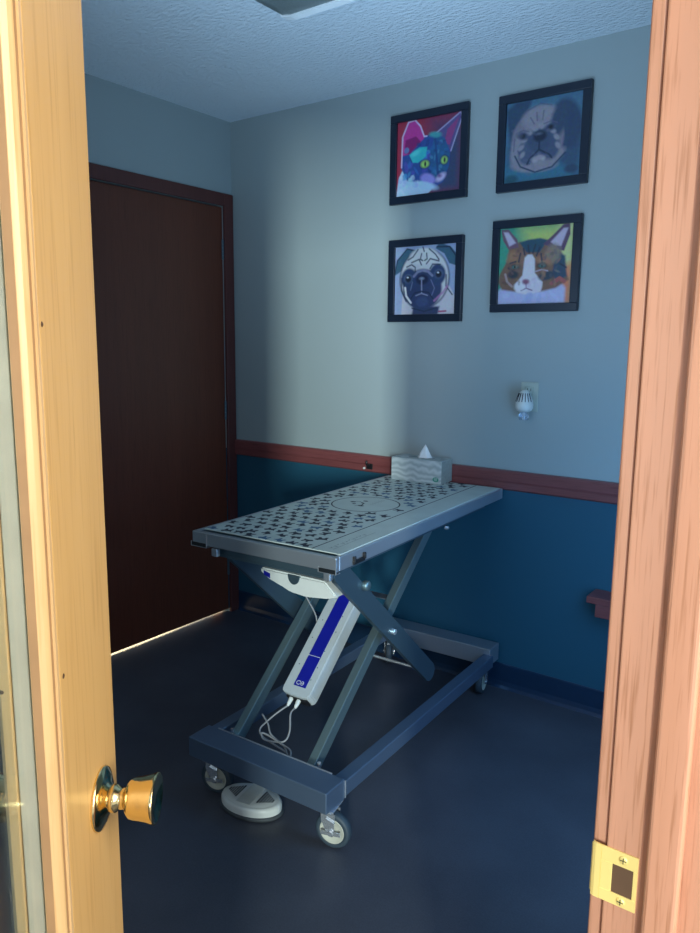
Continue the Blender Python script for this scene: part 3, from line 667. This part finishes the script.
def bulldog():
    c = Cv((.07, .17, .27)); c.poly([(0, .72), (1, .72), (1, 1), (0, 1)], (.035, .16, .25), .9, .1)
    c.poly([(.0, .1), (.14, .0), (.34, .0), (.22, .4), (.06, .5)], (.03, .06, .12), .9, .05); c.poly([(.04, .55), (.3, .3), (.9, .3), (1, .62), (.95, .98), (.72, .80), (.3, .84), (.06, .76)], (.04, .08, .15), .9, .08)
    c.ell(.80, .36, .19, .30, (.035, .065, .13), -12, .05)
    c.ell(.43, .50, .345, .37, (.21, .19, .25), 0, .03); c.ell(.46, .24, .24, .15, (.29, .26, .31), 0, .05); c.ell(.70, .30, .10, .20, (.04, .07, .13), 10, .05)
    c.ell(.40, .80, .30, .09, (.28, .25, .30), 4, .03); c.ell(.66, .74, .16, .07, (.27, .24, .29), -35, .03); c.ell(.16, .60, .08, .18, (.27, .25, .31), 10, .04)
    c.line([(.14, .66), (.22, .80), (.42, .89), (.64, .85), (.80, .70)], .02, (.02, .05, .11)); c.line([(.18, .60), (.24, .72), (.34, .78)], .018, (.07, .09, .17))
    c.ell(.33, .60, .14, .19, (.075, .10, .18), 18, .04); c.ell(.58, .57, .14, .19, (.065, .09, .17), -18, .04); c.ell(.455, .50, .15, .15, (.055, .08, .15), 0, .04)
    for k, (x, y) in enumerate(((.24, .66), (.22, .57), (.26, .48), (.32, .41), (.40, .365), (.48, .35), (.56, .365), (.63, .42), (.68, .50), (.70, .60))): c.ell(x, y, .045, .028, (.33, .29, .35), -50+k*12, .02, .85)
    c.ell(.465, .46, .085, .065, (.010, .02, .05), 0, .03); c.ell(.45, .43, .03, .012, (.13, .16, .24)); c.line([(.46, .52), (.46, .62), (.34, .72), (.31, .78)], .022, (.015, .03, .07)); c.line([(.46, .62), (.60, .70), (.63, .74)], .022, (.015, .03, .07))
    c.ell(.45, .72, .085, .028, (.34, .30, .36), -6, .02); c.ell(.41, .75, .03, .018, (.42, .38, .42)); c.ell(.52, .735, .025, .018, (.42, .38, .42))
    for x, y, r_ in ((.24, .43, 15), (.60, .37, -8)): c.ell(x, y, .085, .045, (.06, .08, .15), r_, .03); c.ell(x, y, .032, .026, (.004, .008, .02)); c.line([(x-.09, y-.05), (x, y-.07), (x+.08, y-.04)], .014, (.10, .11, .18), .8)
    for P in ([(.41, .17), (.42, .27)], [(.50, .16), (.49, .27)], [(.28, .13), (.45, .07), (.60, .11)], [(.33, .22), (.38, .30)], [(.13, .45), (.12, .60)]): c.line(P, .016, (.09, .10, .17), .7)
    c.daub(14, (.1, .2, .6, .9), [(.24, .22, .28), (.15, .15, .21)], .04, 4, .25); c.ell(.88, .90, .08, .05, (.03, .06, .12)); c.ell(.1, .94, .09, .05, (.02, .09, .13))
    return c.a
def pug():
    c = Cv((.34, .42, .62)); dk = (.012, .03, .075)
    c.poly([(.12, 1), (.14, .66), (.5, .55), (.9, .6), (1.0, .78), (1, 1)], (.62, .60, .66)); c.poly([(.3, 1), (.32, .88), (.75, .88), (.72, 1)], (.04, .06, .14), 1, .03)
    c.poly([(0, .42), (.03, .2), (.2, .03), (.36, .07), (.24, .22), (.1, .36)], (.05, .13, .2)); c.poly([(.66, .06), (.72, -.02), (.9, .05), (1, .16), (1, .32), (.88, .28), (.8, .14)], (.05, .13, .2))
    c.line([(0, .40), (.04, .2), (.2, .04), (.36, .08)], .018, dk); c.line([(.68, .04), (.88, .05), (.98, .18), (.98, .3)], .02, dk)
    c.ell(.49, .48, .405, .43, dk); c.ell(.49, .475, .385, .415, (.66, .66, .68)); c.ell(.47, .16, .22, .12, (.74, .74, .74))
    c.ell(.46, .63, .315, .29, (.035, .055, .14)); c.ell(.24, .47, .13, .15, (.03, .06, .15)); c.ell(.70, .43, .13, .15, (.03, .06, .15))
    for x, y in ((.23, .47), (.72, .42)):
        c.ell(x, y, .07, .065, (.10, .14, .26)); c.ell(x, y+.005, .05, .05, (.006, .012, .03)); c.ell(x-.01, y-.018, .016, .012, (.8, .85, .9), 0, .008)
    c.line([(.32, .44), (.38, .38), (.46, .36), (.55, .38), (.62, .44)], .035, (.25, .25, .4)); c.ell(.46, .49, .10, .07, (.012, .02, .06)); c.ell(.45, .475, .03, .015, (.35, .4, .55))
    c.line([(.45, .50), (.455, .68)], .016, (.35, .36, .52)); c.line([(.28, .76), (.34, .68), (.45, .66), (.57, .68), (.64, .77)], .02, dk); c.line([(.36, .72), (.45, .69), (.55, .72)], .014, (.35, .36, .5)); c.ell(.46, .81, .10, .07, (.05, .08, .19))
    c.line([(.60, .5), (.66, .62), (.62, .72)], .012, (.2, .22, .38)); c.line([(.30, .52), (.27, .64)], .012, (.2, .22, .38))
    for P in ([(.28, .24), (.4, .2), (.44, .28)], [(.44, .12), (.42, .2), (.46, .22)], [(.52, .12), (.53, .2), (.49, .22)], [(.52, .27), (.58, .2), (.72, .24)], [(.2, .3), (.28, .27), (.34, .31), (.34, .37)], [(.58, .34), (.62, .28), (.74, .29)], [(.38, .06), (.3, .16), (.22, .2)], [(.56, .06), (.66, .14), (.72, .22)], [(.46, .03), (.48, .09)], [(.12, .46), (.12, .64), (.2, .8)], [(.16, .52), (.17, .66), (.24, .76)], [(.84, .44), (.84, .6)], [(.86, .62), (.94, .72)], [(.3, .9), (.5, .95), (.7, .9)]): c.line(P, .02, dk, .9)
    c.line([(.66, .80), (.80, .68), (.86, .6)], .03, (.45, .2, .42), .8); c.line([(.18, .6), (.2, .72), (.28, .82)], .03, (.8, .8, .8)); c.line([(.74, .955), (.85, .95)], .022, (.4, .04, .16))
    return c.a
def calico():
    c = Cv((.05, .33, .22)); c.poly([(.3, 0), (1, 0), (1, .6), (.4, .5)], (.50, .58, .16), 1, .25); c.poly([(.8, .0), (1, 0), (1, .55), (.8, .5)], (.66, .66, .30), .8, .1); c.poly([(.8, .55), (1, .48), (1, 1), (.8, 1)], (.72, .24, .12), 1, .1)
    c.poly([(.0, .82), (.1, .74), (.5, .8), (.85, .72), (.92, .8), (.92, 1), (0, 1)], (.52, .50, .74), 1, .04)
    hd = [(.02, .60), (.12, .42), (.14, .26), (.28, .19), (.5, .20), (.66, .19), (.8, .26), (.88, .42), (.9, .56), (.96, .7), (.8, .80), (.6, .84), (.3, .84), (.06, .80), (0, .7)]
    c.poly(hd, (.22, .11, .075), 1, .03)
    c.poly([(.28, .20), (.4, .17), (.56, .16), (.66, .19), (.56, .34), (.38, .33)], (.02, .075, .12), 1, .02); c.poly([(.78, .34), (.9, .4), (.93, .66), (.8, .72), (.74, .6)], (.03, .07, .12), 1, .03)
    c.poly([(.02, .02), (.12, .02), (.25, .16), (.27, .26), (.13, .28), (.05, .16)], (.18, .09, .14)); c.poly([(.05, .05), (.12, .06), (.23, .2), (.14, .24)], (.58, .48, .62), 1, .02)
    c.poly([(.60, .24), (.72, .14), (.86, .01), (.94, .0), (.95, .14), (.88, .34), (.78, .32)], (.12, .06, .12)); c.poly([(.70, .22), (.86, .06), (.92, .06), (.84, .28), (.76, .27)], (.55, .45, .58), 1, .02)
    c.ell(.74, .36, .10, .12, (.30, .22, .16), 0, .05, .8); c.ell(.20, .38, .08, .08, (.42, .20, .11), 0, .05, .8); c.ell(.33, .40, .05, .10, (.30, .15, .11), 0, .04, .8); c.ell(.62, .45, .10, .05, (.48, .2, .12), 20, .04, .8)
    for P in ([(.34, .28), (.36, .36)], [(.40, .24), (.42, .34)], [(.50, .24), (.47, .34)], [(.56, .28), (.52, .38)], [(.16, .46), (.24, .44)], [(.14, .52), (.2, .56)], [(.84, .5), (.92, .55)], [(.3, .34), (.28, .45)], [(.58, .36), (.6, .48)]): c.line(P, .022, (.02, .03, .06), .9)
    c.poly([(.36, .40), (.40, .36), (.46, .36), (.50, .42), (.51, .60), (.62, .72), (.60, .84), (.42, .88), (.26, .84), (.24, .74), (.34, .62)], (.74, .66, .72), 1, .02)
    c.ell(.33, .77, .10, .07, (.80, .74, .80)); c.ell(.50, .77, .11, .075, (.72, .62, .72)); c.ell(.39, .71, .045, .03, (.28, .08, .16)); c.line([(.395, .73), (.40, .79), (.33, .82)], .014, (.2, .08, .2)); c.line([(.40, .79), (.48, .82)], .014, (.2, .08, .2))
    for x, y in ((.23, .51), (.60, .51)): c.ell(x, y, .065, .032, (.015, .02, .03)); c.ell(x, y, .034, .018, (.10, .24, .22)); c.ell(x, y, .012, .016, (0, 0, 0), 0, .008)
    c.ell(.21, .61, .075, .05, (.03, .04, .06)); c.ell(.67, .64, .11, .055, (.03, .05, .08), -10); c.line([(.52, .58), (.60, .56), (.68, .58)], .015, (.5, .4, .5)); c.line([(.1, .6), (.13, .7), (.2, .76)], .03, (.45, .3, .3)); c.line([(.74, .74), (.84, .68), (.9, .72)], .05, (.42, .10, .10))
    c.daub(16, (.08, .3, .3, .75), [(.10, .05, .05), (.38, .2, .12), (.2, .12, .12)], .035, 12, .45); c.daub(22, (.55, .28, .86, .76), [(.06, .06, .09), (.42, .2, .13), (.30, .22, .16), (.10, .10, .14)], .035, 13, .45); c.daub(8, (.32, .66, .58, .84), [(.62, .5, .62), (.8, .76, .8)], .03, 14, .4)
    c.ell(.39, .70, .035, .025, (.26, .08, .15)); c.daub(10, (.1, .84, .85, .98), [(.6, .6, .85), (.4, .42, .7)], .06, 2, .5)
    return c.a
ARTS = [
 (.929, 1.282, 1.965, 2.312, blue_cat, 'black-framed portrait of a blue cat with yellow-green eyes on a red ground'),
 (1.408, 1.754, 1.963, 2.304, bulldog, 'black-framed portrait of a wrinkled bulldog on pale blue'),
 (.930, 1.277, 1.490, 1.824, pug, 'black-framed portrait of a pug with a dark mask and folded ears'),
 (1.402, 1.746, 1.522, 1.861, calico, 'black-framed portrait of a brown tabby cat with white muzzle on green and yellow')]
for x0, x1, z0, z1, fn, lab in ARTS:
    x0 += .006; x1 += .006
    t = thing('framed_picture', lab, 'picture', ((x0+x1)/2, 0, z0), group='pet portraits on the back wall')
    b_ = B(); fw_, th = .030, .022
    b_.box((x0, -th, z0), (x1, -.001, z0+fw_), .002, 2).box((x0, -th, z1-fw_), (x1, -.001, z1), .002, 2).box((x0, -th, z0+fw_), (x0+fw_, -.001, z1-fw_), .002, 2).box((x1-fw_, -th, z0+fw_), (x1, -.001, z1-fw_), .002, 2)
    obj('frame', b_, M['black_frame'], t)
    img = fn(); ax0, ax1, az0, az1 = x0+fw_-.001, x1-fw_+.001, z0+fw_-.001, z1-fw_+.001
    o = t.location; yy = -.012
    vs = [(ax0+(ax1-ax0)*i/(GW-1)-o.x, yy, az1-(az1-az0)*j/(GH-1)-o.z) for j in range(GH) for i in range(GW)]
    fs = [(j*GW+i, (j+1)*GW+i, (j+1)*GW+i+1, j*GW+i+1) for j in range(GH-1) for i in range(GW-1)]
    n0 = len(vs)      # backing board gives the print its thickness
    vs += [(x-o.x, y_, z-o.z) for y_ in (yy+.0008, -.002) for x, z in ((ax0, az0), (ax1, az0), (ax1, az1), (ax0, az1))]
    fs += [tuple(n0+k for k in q) for q in ((0, 1, 2, 3), (7, 6, 5, 4), (0, 4, 5, 1), (1, 5, 6, 2), (2, 6, 7, 3), (3, 7, 4, 0))]
    me = bpy.data.meshes.new('print'); me.from_pydata(vs, [], fs); me.update()
    ca = me.color_attributes.new('Paint', 'FLOAT_COLOR', 'POINT')
    cols = np.ones((len(vs), 4)); cols[:n0, :3] = np.clip(img, 0, 1).reshape(-1, 3); cols[n0:, :3] = .2
    ca.data.foreach_set('color', cols.ravel())
    me.materials.append(M['paint'])
    po = bpy.data.objects.new('print', me); C.objects.link(po); po.parent = t

# ------------------------------------------------------------------ outlet and plug-in freshener
t = thing('wall_outlet', 'ivory wall outlet plate below the tabby cat picture', 'outlet', (1.582, 0, 1.150))
obj('cover_plate', B().box((1.547, -.006, 1.147), (1.617, -.0005, 1.259), .0022, 3), M['socket'], t)
for z in (1.228, 1.180):
    b_ = B().box((1.566, -.0085, z-.014), (1.598, -.005, z+.014), .005, 3); s_ = obj('receptacle', b_, M['socket'], t)
    obj('slots', B().box((1.574, -.0092, z-.002), (1.5765, -.0084, z+.008)).box((1.587, -.0092, z-.002), (1.5895, -.0084, z+.008)).cyl((1.582, -.0092, z-.008), (1.582, -.0084, z-.008), .0026, seg=12), M['black'], s_)
obj('screw', B().lathe([(0, .001), (.003, .0008), (.0036, 0)], (1.582, -.0062, 1.204), (0, -1, 0), 14), M['steel'], t)
t = thing('air_freshener', 'rounded white plug-in air freshener with a clear vial, in the wall outlet', 'air freshener', (1.583, -.052, 1.118))
ac = (1.583, -.052, .020)
b_ = B().lathe([(r*1.14, h) for r, h in [(0, 1.212), (.008, 1.211), (.016, 1.203), (.022, 1.188), (.027, 1.172), (.0295, 1.158), (.0285, 1.143), (.024, 1.134), (.017, 1.130), (0, 1.130)]], ac, (0, 0, 1), 36)
b_.box((1.564, -.046, 1.165), (1.600, -.009, 1.197), .006, 3)
sh = obj('housing', b_, M['white'], t)
b_ = B()
for k in range(7):
    a = math.radians(-150+k*22); a2 = a
    e = Vector((math.cos(a), math.sin(a), 0)); tn = Vector((-e.y, e.x, 0))
    pa = Vector(ac)+e*.0220+Vector((0, 0, 1.200)); pb = Vector(ac)+e*.0322+Vector((0, 0, 1.168))
    b_.beam(pa, pb, .0028, .003, e, .0005)
obj('vent_slots', b_, M['mark'], sh)
b_ = B().lathe([(0, 1.131), (.0105, 1.131), (.0125, 1.126), (.0175, 1.121), (.0185, 1.112), (.0180, 1.100), (.016, 1.0985), (0, 1.0985)], ac, (0, 0, 1), 32)
obj('vial', b_, M['vial'], t)
obj('wick', B().cyl(Vector(ac)+Vector((0, 0, 1.101)), Vector(ac)+Vector((0, 0, 1.130)), .0035, seg=12), M['white'], t)

# ------------------------------------------------------------------ bench end at the right
bn = thing('wall_bench', 'corner of a wooden wall bench just showing beside the right door jamb', 'bench', (2.2, -.06, .40))
obj('seat_board', B().box((1.880, -.105, .474), (XR0-.001, -.001, .500), .003), M['rail_wood'], bn)
obj('apron', B().box((1.912, -.100, .425), (XR0-.001, -.076, .474), .003), M['rail_wood'], bn)
obj('bench_bracket', B().box((2.2, -.075, .30), (2.23, -.001, .474), .002), M['rail_wood'], bn)

# ------------------------------------------------------------------ light
def area(name, loc, target, size, size_y, power, col, spread=None):
    l = bpy.data.lights.new(name, 'AREA'); l.shape = 'RECTANGLE'; l.size = size; l.size_y = size_y; l.energy = power; l.color = col
    if spread: l.spread = math.radians(spread)
    o = bpy.data.objects.new(name, l); C.objects.link(o); o.location = loc
    o.rotation_euler = (Vector(target)-Vector(loc)).to_track_quat('-Z', 'Y').to_euler(); return o
area('hall_window_light', (9.0, -10.85, 1.9), (2.3, -2.2, 1.2), .5, 2.0, 1200, (.84, 1, .95))
area('hall_wall_fill_light', (5.0, -6.3, 2.5), (2.4, -2.3, 1.2), .4, .6, 70, (.95, .97, 1))  # added light, brightens the middle of the back wall and the tabletop
area('hall_door_fill_light', (4.1, -2.35, 1.8), (2.4, -2.4, 1.2), 1.1, 1.6, 51, (1, .86, .66))  # added fill so the open door and jamb read bright, no actual lamp
area('room_blue_fill_light', (2.50, -.80, .80), (1.7, -.1, .4), .7, .9, 14, (.24, .56, 1.0))  # added blue fill standing in for lens haze, there is no window
area('ceiling_fill_light', (1.62, -1.5, 1.5), (1.5, -.5, 2.44), .8, .8, 6.8, (.46, .72, 1.0), 120)  # unseen uplight added to lift the ceiling
area('room_fill_light', (1.7, -3.3, 1.4), (1.7, -.4, .9), 1.4, .9, 7, (.68, .86, 1.0))
area('next_room_light', (-.35, -.45, .5), (0, -.45, 0), .9, .6, 75, (1, .80, .46))

w = bpy.data.worlds.new('hall_daylight'); bpy.context.scene.world = w; w.use_nodes = True
bg = w.node_tree.nodes['Background']; bg.inputs[0].default_value = (.80, .86, .92, 1); bg.inputs[1].default_value = .9

# ------------------------------------------------------------------ camera
F, YAW, PITCH, ROLL = 742., .631, .1639, .0098
fwd = Vector((-math.sin(YAW)*math.cos(PITCH), math.cos(YAW)*math.cos(PITCH), -math.sin(PITCH)))
rt = Vector((math.cos(YAW), math.sin(YAW), 0)); up = rt.cross(fwd)
r2 = rt*math.cos(ROLL)+up*math.sin(ROLL); u2 = -rt*math.sin(ROLL)+up*math.cos(ROLL)
cam = bpy.data.cameras.new('camera'); co = bpy.data.objects.new('camera', cam); C.objects.link(co)
co.matrix_world = Matrix.Translation((2.709, -2.7065, 1.397)) @ Matrix((r2, u2, -fwd)).transposed().to_4x4()
cam.sensor_fit = 'VERTICAL'; cam.sensor_height = 24; cam.sensor_width = 24*700/933; cam.lens = F/933*24; cam.clip_start = .02
sc = bpy.context.scene; sc.camera = co
sc.view_settings.view_transform = 'Standard'; sc.view_settings.look = 'None'; sc.view_settings.gamma = 1; sc.view_settings.use_curve_mapping = False
sc.view_settings.exposure = 0
